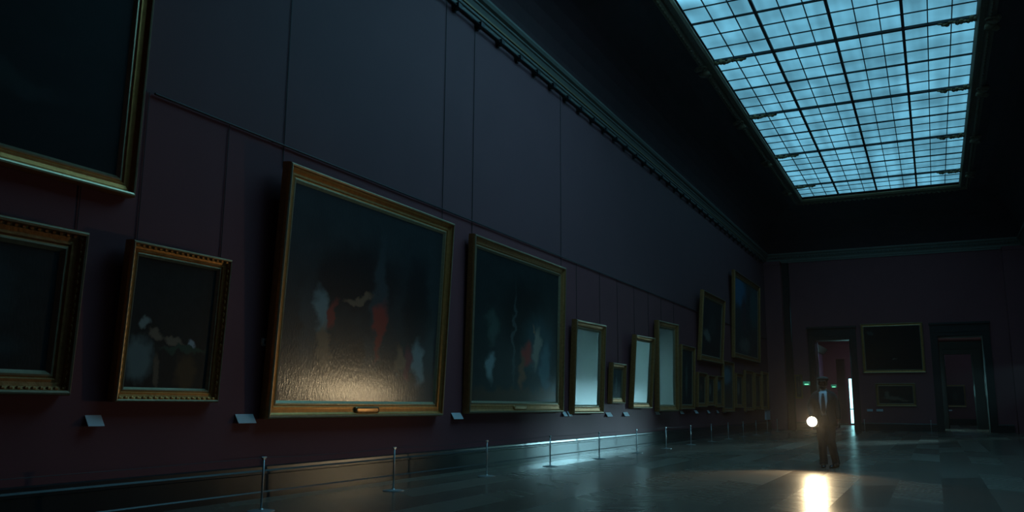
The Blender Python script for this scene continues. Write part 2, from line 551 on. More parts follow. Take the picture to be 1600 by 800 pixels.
# baseboards of black marble
BP = [(0.0, 0.0), (0.06, 0.0), (0.06, 0.07), (0.045, 0.085), (0.045, 0.29), (0.055, 0.30), (0.055, 0.33), (0.035, 0.35), (0.03, 0.385), (0.0, 0.40)]
b = NB(); loft(b, [[(XL + p, YN, z) for p, z in BP], [(XL + p, 46.4, z) for p, z in BP]]); struct('baseboard_left', b, M['marble'])
b = NB()
for (a, c) in ((-6.6, -5.87), (-3.44, 0.12), (2.56, 3.3)):
    loft(b, [[(a, YE - p, z) for p, z in BP], [(c, YE - p, z) for p, z in BP]])
struct('baseboard_end', b, M['marble'])
b = NB()
for (a, c) in ((YN, DY0 - 0.3), (DY1 + 0.3, 46.4)):
    loft(b, [[(XR - p, a, z) for p, z in BP], [(XR - p, c, z) for p, z in BP]])
struct('baseboard_right', b, M['marble'])

# corner pilasters of the end wall
def pilaster(name, x0, x1, s):
    b = NB(); box(b, x0, x1, 46.45, YE, 0.0, 8.86, 0.0)
    box(b, x0 - 0.0, x1 + 0.0, 46.42, YE, 8.70, 8.90)
    box(b, x0, x1, 46.40, YE, 0, 0.40)
    o = struct(name, b, M['wall_end'])
    return o
pilaster('trim_6', XL, -6.98, 1)
pilaster('trim_7', 3.42, XR, -1)
b = NB(); box(b, -6.98, -6.62, 46.93, YE, 0.0, 8.86); struct('recess_shade_strip', b, M['dark_trim'])  # dark strip stands in for a shadowed recess beside the pilaster
b = NB(); tube(b, [(-6.63, 46.91, 0.0), (-6.63, 46.91, 8.8)], 0.035, 12); struct('trim_9', b, M['bead'], smooth=True)

# door casings (setting) : casing + reveal lining + polished edge bead added to catch light streaks
def casing(name, x0, x1, ztop, y_face, depth, w=0.30, entab=True):
    b = NB()
    p = 0.07
    for (a, c) in ((x0 - w, x0), (x1, x1 + w)):
        box(b, a, c, y_face - p, y_face, 0, ztop + 0.0)
        box(b, a + 0.06, c - 0.06, y_face - p - 0.02, y_face - p, 0.3, ztop)
    box(b, x0 - w, x1 + w, y_face - p, y_face, ztop, ztop + 0.62)
    box(b, x0 - w - 0.04, x1 + w + 0.04, y_face - p - 0.10, y_face, ztop + 0.56, ztop + 0.66)
    box(b, x0 - w, x1 + w, y_face - p - 0.03, y_face, ztop + 0.18, ztop + 0.22)
    # lining of the reveal
    box(b, x0 - 0.01, x0 + 0.03, y_face, y_face + depth, 0, ztop)
    box(b, x1 - 0.03, x1 + 0.01, y_face, y_face + depth, 0, ztop)
    box(b, x0, x1, y_face, y_face + depth, ztop - 0.03, ztop + 0.01)
    o = struct(name, b, M['dark_trim' if y_face < 50 else 'black_panel'])
    b = NB()
    for xx, yy in ((x0 + 0.03, y_face + depth), (x1 - 0.03, y_face + depth), (x1 - 0.02, y_face - 0.05)):
        tube(b, [(xx, yy, 0.0), (xx, yy, ztop - 0.05)], 0.028, 12)
    obj('edge_bead', b, M['bead'], o, smooth=True)
    return o
casing('door_1', LD0, LD1, LDZ, YE, 1.1)
casing('door_2', RD0, RD1, RDZ, YE, 1.1)

b = NB()     # dark lining and casing of the side doorway
box(b, XR - 0.06, XR + 0.46, DY0 - 0.02, DY0 + 0.04, 0, DZ); box(b, XR - 0.06, XR + 0.46, DY1 - 0.04, DY1 + 0.02, 0, DZ)
box(b, XR - 0.06, XR + 0.46, DY0, DY1, DZ - 0.04, DZ + 0.02)
box(b, XR - 0.06, XR, DY0 - 0.28, DY0, 0, DZ); box(b, XR - 0.06, XR, DY1, DY1 + 0.28, 0, DZ); box(b, XR - 0.10, XR, DY0 - 0.3, DY1 + 0.3, DZ, DZ + 0.5)
struct('door_3', b, M['marble'])
# rooms beyond the end wall ------------------------------------------------
# right enfilade: partition at Y=54 with a second doorway, last wall at Y=66
Y2 = 54.0
b = NB()
box(b, -1.2, 0.60, Y2, Y2 + 0.6, 0, 6.4)
box(b, 0.60, 2.05, Y2, Y2 + 0.6, 4.20, 6.4)
box(b, 2.05, 4.4, Y2, Y2 + 0.6, 0, 6.4)
struct('wall_antechamber', b, M['wall_end'])
casing('door_4', 0.60, 2.05, 4.20, Y2, 0.6, 0.5)
b = NB(); box(b, -1.5, -1.2, YT, YD, 0, 6.4); struct('wall_partition', b, M['wall_end'])
b = NB(); box(b, 4.4, 4.7, YT, YD, 0, 6.4); struct('wall_beyond_right', b, M['wall_end'])
b = NB(); box(b, -12.0, 4.7, YD, YD + 0.3, 0, 6.4); struct('wall_beyond', b, M['wall_end'])
b = NB(); box(b, -1.2, 4.4, YD - 0.06, YD, 0, 0.42); struct('baseboard_beyond', b, M['marble'])
b = NB(); box(b, -12.3, 4.7, YT, YD + 0.3, 6.4, 6.6); struct('ceiling_beyond', b, M['cove'])
# left room: long mauve wall running away, end wall with dark doorway at Y=60
b = NB(); box(b, -6.9, -6.55, YT, 60, 0, 5.0); struct('wall_side_room', b, M['purple'])
b = NB(); loft(b, [[(-6.55 + q, YT, z) for q, z in ((0, 4.6), (0.1, 4.62), (0.35, 4.95), (0.0, 5.0))], [(-6.55 + q, 60, z) for q, z in ((0, 4.6), (0.1, 4.62), (0.35, 4.95), (0.0, 5.0))]])
struct('trim_10', b, M['cornice'])
b = NB()
box(b, -6.9, -5.75, 60, 60.3, 0, 6.4); box(b, -5.75, -5.20, 60, 60.3, 4.3, 6.4); box(b, -5.20, -5.03, 60, 60.3, 0, 6.4)
box(b, -4.55, -1.5, 60, 60.3, 0, 6.4); box(b, -5.03, -4.55, 60, 60.3, 3.0, 6.4); box(b, -5.03, -4.55, 60, 60.3, 0, 0.12)
struct('wall_side_room_end', b, M['wall_end'])
w2 = bpy.data.objects.new('window_2', None); C.objects.link(w2); w2['kind'] = 'structure'; w2.location = (-4.6, 60.1, 0.25)
b = NB(); box(b, -5.05, -4.53, 60.12, 60.15, 0.12, 3.0); rel(b, w2); obj('glass', b, M['window_glow'], w2)
b = NB(); box(b, -5.05, -5.02, 60.05, 60.2, 0.12, 3.0); box(b, -4.57, -4.53, 60.05, 60.2, 0.12, 3.0); box(b, -5.02, -4.57, 60.08, 60.11, 1.0, 1.06)
rel(b, w2); obj('window_frame', b, M['dark_trim'], w2)

area_light('side_room_fill', (-3.2, 55, 6.2), (0, 0, 0), 2.0, 4.0, 60, (0.45, 0.72, 1.0))  # unseen area light without a fixture, added to brighten the mauve wall
w4 = bpy.data.objects.new('added_window_4', None); C.objects.link(w4); w4['kind'] = 'structure'; w4.location = (-1.2, 51, 0.9)  # unseen window added to throw streaks onto the doorway edges
b = NB(); box(b, -1.19, -1.17, 49.3, 52.7, 0.9, 3.6); rel(b, w4); obj('glass', b, M['window_glow'], w4)  # glass of the added window
b = NB()
for q in (49.3, 50.97, 52.64): box(b, -1.17, -1.10, q, q + 0.06, 0.9, 3.6)
for q in (0.9, 2.2, 3.54): box(b, -1.17, -1.11, 49.3, 52.7, q, q + 0.06)
rel(b, w4); obj('window_frame', b, M['dark_trim'], w4)  # frame of the added window
area_light('far_room_fill', (2.2, 60.5, 6.3), (0, 0, 0), 4.0, 8.0, 30, (0.30, 0.70, 1.0))  # unseen area light without a fixture, added in place of a skylight

# side room behind the right wall: closes the doorway
b = NB()
box(b, 12.2, 12.5, 40.7, 51.6, 0, 6); box(b, XR + 0.4, 12.5, 40.4, 40.7, 0, 6); box(b, XR + 0.4, 12.5, 40.4, 51.6, 6, 6.2)
box(b, XR + 0.4, 8.3, 51.3, 51.6, 0, 6); box(b, 12.0, 12.2, 51.3, 51.6, 0, 6)
box(b, 8.3, 12.0, 51.3, 51.6, 0, 1.2); box(b, 8.3, 12.0, 51.3, 51.6, 4.6, 6)
struct('wall_side_chamber', b, M['black_panel'])
w3 = bpy.data.objects.new('added_window_3', None); C.objects.link(w3); w3['kind'] = 'structure'; w3.location = (10.15, 51.45, 1.2)  # unseen window added for the turned canvases to mirror as glare
b = NB(); box(b, 8.3, 12.0, 51.45, 51.48, 1.2, 4.6); rel(b, w3); obj('glass', b, M['added_glow'], w3)
b = NB()
for q in (8.3, 9.5, 10.72, 11.94): box(b, q, q + 0.06, 51.38, 51.45, 1.2, 4.6)
for q in (1.2, 2.3, 3.4, 4.54): box(b, 8.3, 12.0, 51.39, 51.45, q, q + 0.06)
rel(b, w3); obj('window_frame', b, M['dark_trim'], w3)  # frame of the added window

# ------------------------------------------------------------------ framed paintings
GOLDP = [(0, 0), (0, .70), (.05, .92), (.12, 1.0), (.20, .96), (.24, .74), (.34, .60), (.52, .54), (.64, .56), (.70, .44), (.76, .48), (.84, .50), (.90, .40), (.96, .30), (1.0, .24), (1.0, 0)]


def painting(label, loc, W, H, d, bw, tilt, cm, rz=0.0,  gold='gold', group=None, beads=False, plaque=None, flat=False):
    t = thing('framed_painting', label, 'painting', loc, (0, tilt, rz), group)
    bm = NB()
    rings = []
    for u, v in GOLDP:
        u *= bw; v *= d
        rings.append([(v, u, u), (v, W - u, u), (v, W - u, H - u), (v, u, H - u)])
    loft(bm, rings, closed_ends=False)
    bm.faces.ensure_lookup_table()
    for k, f in enumerate(bm.faces):
        f.material_index = 1 if k // 4 in (2, 3, 10, 11, 12, 13) else 0
    fr = obj('frame', bm, [M[gold], M['lip' if gold == 'gold' else 'lip_dark']], t)
    if beads:
        bm = NB()
        s = 0.075
        n = int(H / s)
        for i in range(1, n):
            z = i * H / n
            for yy in (bw * .28, W - bw * .28):
                blob(bm, (d * .70, yy, z), (0.022, 0.02, 0.03), 6)
        n = int(W / s)
        for i in range(1, n):
            yy = i * W / n
            for z in (bw * .28, H - bw * .28):
                blob(bm, (d * .70, yy, z), (0.022, 0.03, 0.02), 6)
        obj('beading', bm, M[gold], fr)
    bm = NB()
    e = bw * 0.97
    box(bm, 0.0, d * 0.26, e, W - e, e, H - e)
    uvl = bm.loops.layers.uv.new('UVMap')
    for f in bm.faces:
        for l in f.loops:
            l[uvl].uv = ((l.vert.co.y - e) / (W - 2 * e), (l.vert.co.z - e) / (H - 2 * e))
    obj('canvas', bm, cm, t)
    if plaque:
        pw, ph, pm = plaque
        bm = NB()
        cy, cz = W * 0.5, bw * 0.46
        pts = []
        n = 10
        for k in range(n + 1):
            a = -PI / 2 + PI * k / n
            pts.append((cy + pw / 2 - ph / 2 + math.cos(a) * ph / 2, cz + math.sin(a) * ph / 2))
        for k in range(n + 1):
            a = PI / 2 + PI * k / n
            pts.append((cy - pw / 2 + ph / 2 + math.cos(a) * ph / 2, cz + math.sin(a) * ph / 2))
        rr = []
        for (sc, dx) in ((1, d * .5), (1, d * .66), (0.93, d * .74), (0.5, d * .78)):
            rr.append([(dx, cy + (a - cy) * (1 - (1 - sc) * 0.3), cz + (c - cz) * sc) for a, c in pts])
        loft(bm, rr)
        obj('nameplate', bm, M[pm], t, smooth=True)
    return t


def left_painting(label, Y0, Y1, z0, z1, d, bw, lean, cm, **kw):
    """measured against the wall plane; brought out to the frame's own front plane"""
    k0 = (7.84 - d) / 7.84
    k1 = (7.84 - d - lean) / 7.84
    zb = 1.2 + (z0 - 1.2) * k0
    zt = 1.2 + (z1 - 1.2) * k1
    H = zt - zb
    return painting(label, (XL + 0.012, Y0 * k0, zb), (Y1 - Y0) * k0, H, d, bw, math.asin(min(0.9, lean / H)), cm, **kw)


RED = (0.33, 0.035, 0.025); PALE = (0.20, 0.24, 0.24); FLESH = (0.22, 0.12, 0.07); GREY = (0.035, 0.05, 0.055); BLK = (0.004, 0.005, 0.006)
DK = (0.014, 0.018, 0.018)
cm_big = canvas_mat('canvas_of_large_painting', (0.020, 0.028, 0.030),
    [(.14, .40, .055, .30, GREY, 0), (.40, .62, .30, .16, BLK, 8), (.83, .52, .10, .30, BLK, 0), (.55, .5, .05, .34, GREY, 0),
     (.20, .44, .050, .10, PALE, 12), (.27, .43, .030, .07, RED, -15), (.23, .26, .030, .12, FLESH, 8),
     (.56, .38, .042, .16, RED, -6), (.50, .24, .035, .09, GREY, 0), (.42, .53, .085, .018, FLESH, 12),
     (.86, .22, .05, .12, PALE, 10), (.78, .20, .035, .10, (0.16, 0.03, 0.04), 0), (.72, .23, .03, .08, FLESH, 20)],
    rough=0.45, bump=0.6, sheen=0.3, seed=1.0, coat=1.0, coat_rough=0.19)
cm_two = canvas_mat('canvas_of_second_painting', (0.016, 0.020, 0.021),
    [(.55, .62, .26, .25, BLK, 0), (.44, .45, .016, .36, (0.05, 0.06, 0.06), 0), (.75, .42, .20, .22, (0.03, 0.055, 0.06), 0),
     (.20, .50, .07, .10, (0.05, 0.07, 0.06), 10), (.18, .24, .05, .09, PALE, 0), (.60, .34, .06, .08, RED, 0), (.54, .22, .04, .13, (0.2, 0.08, 0.04), 0),
     (.72, .40, .045, .15, (0.24, 0.20, 0.16), -8), (.84, .26, .07, .16, (0.07, 0.13, 0.15), 0), (.68, .52, .05, .012, FLESH, 120), (.5, .03, .6, .06, (0.07, 0.035, 0.02), 0)],
    rough=0.42, bump=0.5, seed=2.0, sheen=0.12)
cm_mar = canvas_mat('canvas_with_pale_cloth', (0.012, 0.015, 0.016),
    [(.14, .22, .16, .16, (0.15, 0.19, 0.19), 0), (.15, .50, .055, .05, (0.24, 0.26, 0.25), 30), (.30, .42, .07, .045, (0.20, 0.14, 0.10), -10), (.52, .37, .14, .028, (0.20, 0.14, 0.10), -12),
     (.76, .37, .045, .045, (0.36, 0.38, 0.42), -10), (.68, .31, .28, .03, (0.03, 0.07, 0.05), 0), (.36, .12, .04, .13, (0.15, 0.10, 0.07), 10), (.72, .12, .13, .16, (0.085, 0.045, 0.022), 0)],
    rough=0.5, bump=0.25, seed=3.0, sheen=0.2)
cm_dark = canvas_mat('very_dark_canvas', (0.007, 0.009, 0.010), [(.35, .28, .04, .02, (0.15, 0.14, 0.05), 30), (.6, .22, .22, .05, (0.018, 0.03, 0.03), 0), (.4, .5, .16, .10, (0.01, 0.02, 0.02), 30)], rough=0.6, bump=0.2, seed=4.0, sheen=0.15)
cm_hall = canvas_mat('dark_canvas_teal_glints', (0.010, 0.016, 0.018), [(.55, .18, .3, .12, (0.02, 0.05, 0.06), 0), (.7, .6, .12, .3, (0.02, 0.035, 0.04), 0), (.35, .30, .05, .02, (0.09, 0.13, 0.14), 0)], rough=0.5, bump=0.4, seed=5.0, sheen=0.3)
def cm_sheen(nm, base, seed, rough):
    return canvas_mat(nm, base, [(.5, .4, .25, .3, (0.03, 0.04, 0.04), 0)], rough=rough, bump=0.55, sheen=1.0, seed=seed, coat=1.0)
cm_s1 = cm_sheen('varnished_canvas_portrait', (0.02, 0.03, 0.03), 6.0, 0.40)
cm_s2 = cm_sheen('varnished_canvas_bright', (0.03, 0.035, 0.035), 7.0, 0.38)
cm_s3 = cm_sheen('varnished_canvas_tall', (0.02, 0.03, 0.03), 8.0, 0.38)
cm_fig = canvas_mat('dark_canvas_pale_figure', (0.012, 0.022, 0.024), [(.5, .45, .10, .30, (0.07, 0.10, 0.09), 0)], rough=0.7, bump=0.2, seed=9.0, sheen=0.3)
cm_up = canvas_mat('dark_canvas_pale_cluster', (0.016, 0.020, 0.022), [(.30, .35, .18, .09, (0.16, 0.15, 0.13), -20), (.55, .55, .2, .2, (0.03, 0.035, 0.035), 0)], rough=0.7, bump=0.2, seed=10.0, sheen=0.3)
cm_sky = canvas_mat('blue_green_canvas', (0.03, 0.045, 0.05), [(.2, .85, .28, .22, (0.04, 0.13, 0.22), 0), (.85, .7, .2, .3, (0.03, 0.10, 0.11), 0), (.45, .12, .2, .10, (0.10, 0.12, 0.11), 0), (.4, .55, .10, .25, (0.05, 0.04, 0.05), 0)], rough=0.7, bump=0.2, seed=11.0, sheen=0.3)
cm_a = canvas_mat('small_canvas_brown_head', (0.03, 0.022, 0.018), [(.5, .6, .18, .14, (0.12, 0.08, 0.06), 0), (.5, .3, .32, .2, (0.05, 0.06, 0.05), 0)], rough=0.6, bump=0.2, seed=12.0)
cm_b = canvas_mat('small_canvas_teal_landscape', (0.03, 0.05, 0.05), [(.4, .75, .5, .2, (0.10, 0.20, 0.24), 0), (.5, .2, .5, .2, (0.05, 0.05, 0.03), 0)], rough=0.6, bump=0.2, seed=13.0)
cm_c = canvas_mat('small_canvas_half_light', (0.02, 0.03, 0.03), [(.5, .55, .2, .25, (0.16, 0.17, 0.15), 0)], rough=0.6, bump=0.2, seed=14.0)
cm_e = canvas_mat('dark_canvas_two_glints', (0.008, 0.011, 0.011), [(.13, .86, .05, .05, (0.05, 0.07, 0.07), 0), (.52, .24, .06, .018, (0.16, 0.19, 0.18), 25), (.4, .5, .3, .2, (0.012, 0.014, 0.012), 0)], rough=0.7, bump=0.2, seed=15.0, sheen=0.3)
cm_o = canvas_mat('small_canvas_pale_form', (0.012, 0.016, 0.015), [(.24, .50, .07, .24, (0.13, 0.12, 0.09), 0), (.42, .30, .28, .10, (0.13, 0.12, 0.09), -8), (.72, .18, .18, .05, (0.11, 0.10, 0.07), -12)], rough=0.7, bump=0.2, seed=16.0, sheen=0.3)
cm_f = canvas_mat('far_canvas', (0.007, 0.010, 0.009), [(.5, .45, .16, .22, (0.03, 0.04, 0.03), 0)], rough=0.7, bump=0.1, seed=17.0)

TL = left_painting('huge near-black painting in wide gilt frame, cropped at the upper left corner', 1.6, 6.31, 3.45, 6.95, 0.14, 0.21, 0.06, cm_dark)
left_painting('dark painting in ornate aged gilt frame, cropped below the huge upper left one', 3.0, 5.75, 1.26, 2.96, 0.16, 0.24, 0.06, cm_hall, gold='gold_dark', beads=True)
left_painting('painting with pale cloth and brown box in beaded gilt frame, left of the largest', 6.26, 7.74, 1.2, 2.985, 0.13, 0.16, 0.08, cm_mar, beads=True)
left_painting('very large painting with red-robed figures and warm glare, bronze plaque on its gilt frame', 8.6, 13.06, 0.99, 4.55, 0.15, 0.24, 0.17, cm_big, plaque=(0.62, 0.10, 'bronze'))
left_painting('large dark painting with pale and red figures, right neighbour of the largest', 13.98, 18.55, 1.02, 4.50, 0.15, 0.24, 0.08, cm_two, gold='gold_dark', plaque=(0.62, 0.10, 'bronze'))
left_painting('tall narrow painting washed over by even teal glare, first of three glaring canvases', 19.17, 21.0, 0.98, 3.31, 0.15, 0.22, 0.10, cm_s1, rz=-0.055, gold='gold_dark')
left_painting('small dark painting low between the first two teal-glaring canvases', 21.88, 23.0, 1.24, 2.36, 0.14, 0.17, 0.06, cm_fig, gold='gold_dark')
left_painting('short painting with the brightest white-teal glare, middle of three glaring canvases', 23.68, 25.2, 1.11, 3.29, 0.15, 0.17, 0.15, cm_s2, rz=-0.075, gold='gold_dark')
left_painting('tall painting dark at top with teal glare below, last of three glaring canvases', 26.3, 28.05, 1.0, 3.93, 0.17, 0.22, 0.06, cm_s3, rz=-0.10, gold='gold_dark')
left_painting('slim painting with pale standing figure, beneath and left of the mid-height pair', 28.95, 30.8, 1.06, 3.33, 0.13, 0.18, 0.08, cm_fig, gold='gold_dark')
left_painting('painting with pale cluster, hung above the row of small ones, left of the blue-green one', 31.9, 35.7, 2.9, 5.72, 0.16, 0.26, 0.2, cm_up, gold='gold_dark')
left_painting('big blue-green painting, highest on the far part of the left wall', 38.1, 44.3, 3.33, 7.40, 0.16, 0.26, 0.15, cm_sky, gold='gold_dark')
RG = 'small paintings at the far end of the left wall'
for (a, c, e, f, cmx, lab) in ((31.3, 32.65, 1.14, 2.44, cm_a, 'first small brown painting in the low row, right of the slim pale-figure one'),
                               (32.85, 34.05, 1.19, 2.38, cm_c, 'second small painting in the low row, pale centre, under the pale-cluster painting'),
                               (34.3, 35.45, 1.13, 2.40, cm_b, 'small teal painting left beside the taller one in the low row'),
                               (35.6, 37.65, 0.94, 3.08, cm_b, 'tallest painting of the low row, teal sky, between small ones'),
                               (38.1, 39.6, 1.11, 2.65, cm_c, 'small painting right beside the tallest one of the low row'),
                               (40.1, 42.1, 0.97, 2.86, cm_a, 'brown painting third from last in the low row'),
                               (42.5, 44.1, 1.02, 2.82, cm_a, 'second to last painting of the low row before the corner'),
                               (44.5, 46.2, 1.01, 2.95, cm_fig, 'last painting of the low row, beside the corner pilaster')):
    left_painting(lab, a, c, e, f, 0.12, 0.17, 0.05, cmx, gold='gold_dark', group=RG)


def end_painting(label, X0, X1, z0, z1, d, bw, cm, y=YE, tilt=0.02, **kw):
    return painting(label, (X0, y - 0.012, z0), X1 - X0, z1 - z0, d, bw, tilt, cm, rz=-PI / 2, **kw)
end_painting('large dark painting in thin gilt frame on the end wall between two doorways', -3.20, -0.30, 2.89, 5.40, 0.10, 0.16, cm_e)
end_painting('small wide painting with pale form, under the large one on the end wall', -2.68, -0.83, 1.22, 2.37, 0.08, 0.15, cm_o, gold='gold_dark')
end_painting('slim upright painting on the end wall between corner pilaster and left doorway', -6.60, -6.20, 1.60, 2.85, 0.07, 0.10, cm_a, gold='gold_dark')
end_painting('dark painting in gilt frame, seen far off through the right doorway', 0.64, 1.90, 1.22, 2.72, 0.08, 0.11, cm_f, y=YD)

# ------------------------------------------------------------------ rails and hanging rods
rail = thing('picture_rail', 'thin dark picture rail running along the left wall above the paintings', 'rail', (XL, 0, 4.70))
b = NB(); tube(b, [(0.03, 6.42, 0), (0.03, 46.3, 0)], 0.014, 8); obj('rail_bar', b, M['iron'], rail)
for i in range(20):
    y = 4.2 + i * 2.1
    b = NB(); box(b, 0.001, 0.03, y - 0.01, y + 0.01, -0.01, 0.01); obj('rail_hook', b, M['iron'], rail)

tr = thing('lighting_track', 'dark tube track with blocks hung beneath the left cornice', 'track', (XL, 0, 8.78))
b = NB(); tube(b, [(0.11, 0, 0.0), (0.11, 46.0, 0.0)], 0.022, 10); obj('track_tube', b, M['iron'], tr)
b = NB(); box(b, 0.02, 0.05, 0, 46.0, 0.045, 0.075); obj('track_strip', b, M['iron'], tr)
for i in range(37):
    yy = 12.2 + i * 0.915
    b = NB(); box(b, 0.003, 0.17, yy - 0.07, yy + 0.07, -0.055, 0.05, 0.008); box(b, 0.003, 0.06, yy - 0.03, yy + 0.03, -0.1, 0.09)
    obj('bracket', b, M['iron'], tr)

rods = [(5.62, 0, 'thin hanging rod at the right edge of the lower left painting'),
        (6.36, 0, 'thin hanging rod at the left side of the pale-cloth painting'),
        (7.60, 0, 'thin hanging rod at the right side of the pale-cloth painting'),
        (8.62, 1, 'long hanging rod from the cornice to the left edge of the largest painting'),
        (12.86, 1, 'long hanging rod from the cornice to the right edge of the largest painting'),
        (13.98, 1, 'long hanging rod from the cornice to the left edge of the second largest painting'),
        (18.38, 1, 'long hanging rod from the cornice to the right edge of the second largest painting'),
        (19.35, 0, 'hanging rod at the left of the first teal-glaring canvas'),
        (21.0, 0, 'hanging rod at the right of the first teal-glaring canvas'),
        (22.4, 0, 'hanging rod above the small dark painting between glaring canvases'),
        (23.9, 0, 'hanging rod at the left of the brightest glaring canvas'),
        (25.3, 0, 'hanging rod at the right of the brightest glaring canvas'),
        (26.7, 0, 'hanging rod at the left of the third glaring canvas'),
        (28.2, 0, 'hanging rod at the right of the third glaring canvas')]
bottoms = [2.9, 2.95, 2.95, 4.4, 4.4, 4.35, 4.35, 3.2, 3.2, 2.3, 3.2, 3.2, 3.85, 3.85]
for (yy, up, lab), zb in zip(rods, bottoms):
    b = NB(); zt = 8.86 if up else (3.44 if yy < 6.2 else 4.70)
    xx = 0.012
    tube(b, [(xx, 0, zb), (xx, 0, zt)], 0.005 if not up else 0.006, 6)
    o = obj('hanging_rod', b, M['iron'], None, loc=(XL, yy, 0)); tag(o, lab, 'hanging rod', 'rods the paintings hang from')

# ------------------------------------------------------------------ wall labels
def label_plate(lab, Y, z, w=0.26, h=0.13, x=XL, rz=0.0, name='wall_label'):
    t = thing(name, lab, 'label', (x, Y, z), (0, 0, rz), 'small white labels beside the paintings')
    b = NB()
    a = math.radians(38)
    ca, sa = math.cos(a), math.sin(a)
    vs = []
    # plate leaning back against the wall like a lectern top
    for (dx, dz) in ((0.075, -h / 2 * ca), (0.075 - h * sa * 0.9, h / 2 * ca), (0.075 - h * sa * 0.9 - 0.006, h / 2 * ca - 0.004), (0.069, -h / 2 * ca - 0.004)):
        vs.append((max(0.004, dx), dz))
    loft(b, [[(dx, 0, dz) for dx, dz in vs], [(dx, w, dz) for dx, dz in vs]])
    obj('card', b, M['label'], t)
    b = NB(); box(b, 0.0, 0.055, w * 0.3, w * 0.7, -h * 0.42, -h * 0.30); obj('holder', b, M['steel'], t)
    return t
label_plate('small white label on the wall under the gap left of the pale-cloth painting', 5.92, 1.005, 0.19, 0.14)
label_plate('white label between the pale-cloth painting and the largest painting', 8.02, 1.0, 0.31, 0.14)
label_plate('white label between the largest painting and its right neighbour', 13.32, 0.985, 0.34, 0.14)
label_plate('left one of two labels under the right edge of the second largest painting', 18.42, 0.985, 0.20, 0.14)
label_plate('right one of two labels under the right edge of the second largest painting', 18.72, 0.985, 0.20, 0.14)
label_plate('label below the gap left of the small dark low painting', 21.35, 0.95, 0.4, 0.14)
label_plate('label below the gap right of the small dark low painting', 22.75, 0.95, 0.4, 0.14)
label_plate('label between the second and third teal-glaring canvases', 25.75, 0.97, 0.4, 0.14)
label_plate('label right of the third teal-glaring canvas', 28.6, 0.97, 0.4, 0.14)
label_plate('label under the right edge of the slim pale-figure painting', 30.6, 0.97, 0.4, 0.14)
label_plate('label under the gap after the first small brown painting', 32.5, 0.97, 0.3, 0.14)
label_plate('label under the second small painting of the low row', 34.0, 0.97, 0.3, 0.14)
label_plate('label under the left edge of the tallest low-row painting', 35.3, 0.97, 0.3, 0.14)
label_plate('label right of the tallest low-row painting', 39.6, 0.97, 0.3, 0.14)
label_plate('left one of two blue-white labels on the end wall under the small wide painting', -3.14, 1.02, 0.27, 0.15, x=YE, name='wall_label')
label_plate('right one of two blue-white labels on the end wall under the small wide painting', -2.70, 1.02, 0.31, 0.15, x=YE, name='wall_label')
for o in list(bpy.data.objects):
    if o.type == 'EMPTY' and o.name.startswith('wall_label') and abs(o.location.x - YE) < 0.01:
        x = o.location.y; o.location = (x, YE, o.location.z); o.rotation_euler = (0, 0, -PI / 2)
o = label_plate('tiny label seen below the painting in the far room', 0.70, 0.98, 0.30, 0.12, x=YD)
o.location = (0.70, YD, 0.98); o.rotation_euler = (0, 0, -PI / 2)
# small switch plate between the pale-cloth and largest paintings
t = thing('wall_sensor', 'tiny pale sensor box on the wall at the left edge of the largest painting', 'sensor', (XL, 8.40, 1.93))
b = NB(); box(b, 0, 0.03, 0, 0.10, 0, 0.10, 0.006); obj('housing', b, M['label'], t)
b = NB(); box(b, 0.03, 0.036, 0.03, 0.07, 0.03, 0.07, 0.002); obj('sensor_eye', b, M['iron'], t)
# pale info board at the end of the left wall
t = thing('information_board', 'pale blue-grey board low on the left wall before the corner pilaster', 'information board', (XL + 0.005, 44.75, 0.50))
b = NB(); box(b, 0, 0.08, 0, 1.2, 0, 0.46, 0.01); obj('board', b, M['plinth'], t)
b = NB(); box(b, 0, 0.10, -0.03, 1.23, 0.46, 0.49, 0.005); obj('ledge', b, M['steel'], t)

# ------------------------------------------------------------------ barrier stanchions
def stanchion(lab):
    t = thing('barrier_stanchion', lab, 'stanchion', (0, 0, 0), (0, 0, 0), 'low stanchions of the barrier along the left wall')
    b = NB(); lathe(b, [(0.15, 0), (0.15, 0.006), (0.12, 0.012), (0.03, 0.018), (0.018, 0.03)], n=28); obj('base', b, M['steel'], t)
    b = NB(); lathe(b, [(0.0125, 0.02), (0.0125, 0.575)], n=14); obj('post', b, M['steel'], t, smooth=True)
    b = NB(); tube(b, [(0, -0.038, 0.585), (0, 0.038, 0.585)], 0.010, 10); box(b, -0.014, 0.014, -0.02, 0.02, 0.565, 0.59)
    obj('cord_clamp', b, M['steel'], t)
    return t
st_l = [(7.52, 'nearest stanchion, below the lower left corner of the largest painting'),
        (10.13, 'stanchion standing below the right part of the largest painting'),
        (12.9, 'stanchion standing below the left edge of the second largest painting'),
        (15.55, 'stanchion standing below the right half of the second largest painting'),
        (18.29, 'stanchion in front of the first teal-lit baseboard stretch'),
        (20.99, 'stanchion in front of the brightest teal-lit baseboard stretch'),
        (23.62, 'stanchion at the far end of the teal-lit baseboard'),
        (26.34, 'first stanchion past the teal-lit baseboard stretch'),
        (29.06, 'second stanchion past the teal-lit baseboard stretch'),
        (31.7, 'third stanchion past the teal-lit baseboard stretch'),
        (34.4, 'fourth stanchion past the teal-lit baseboard stretch'),
        (37.1, 'third to last stanchion before the corner pilaster'),
        (39.8, 'second to last stanchion before the corner pilaster'),
        (42.5, 'last stanchion of the left row, nearest the corner')]
s0 = stanchion(st_l[0][1]); s0.location = (-6.87, st_l[0][0], 0)
for yy, lab in st_l[1:]:
    dup(s0, (-6.87, yy, 0), lab)
for (x, lab) in ((-3.11, 'stanchion before the end wall, right beside the left doorway'), (-0.25, 'stanchion before the end wall, left beside the right doorway')):
    o = dup(s0, (x, 44.2, 0), lab, (0, 0, PI / 2)); o['group'] = 'stanchions before the end wall'
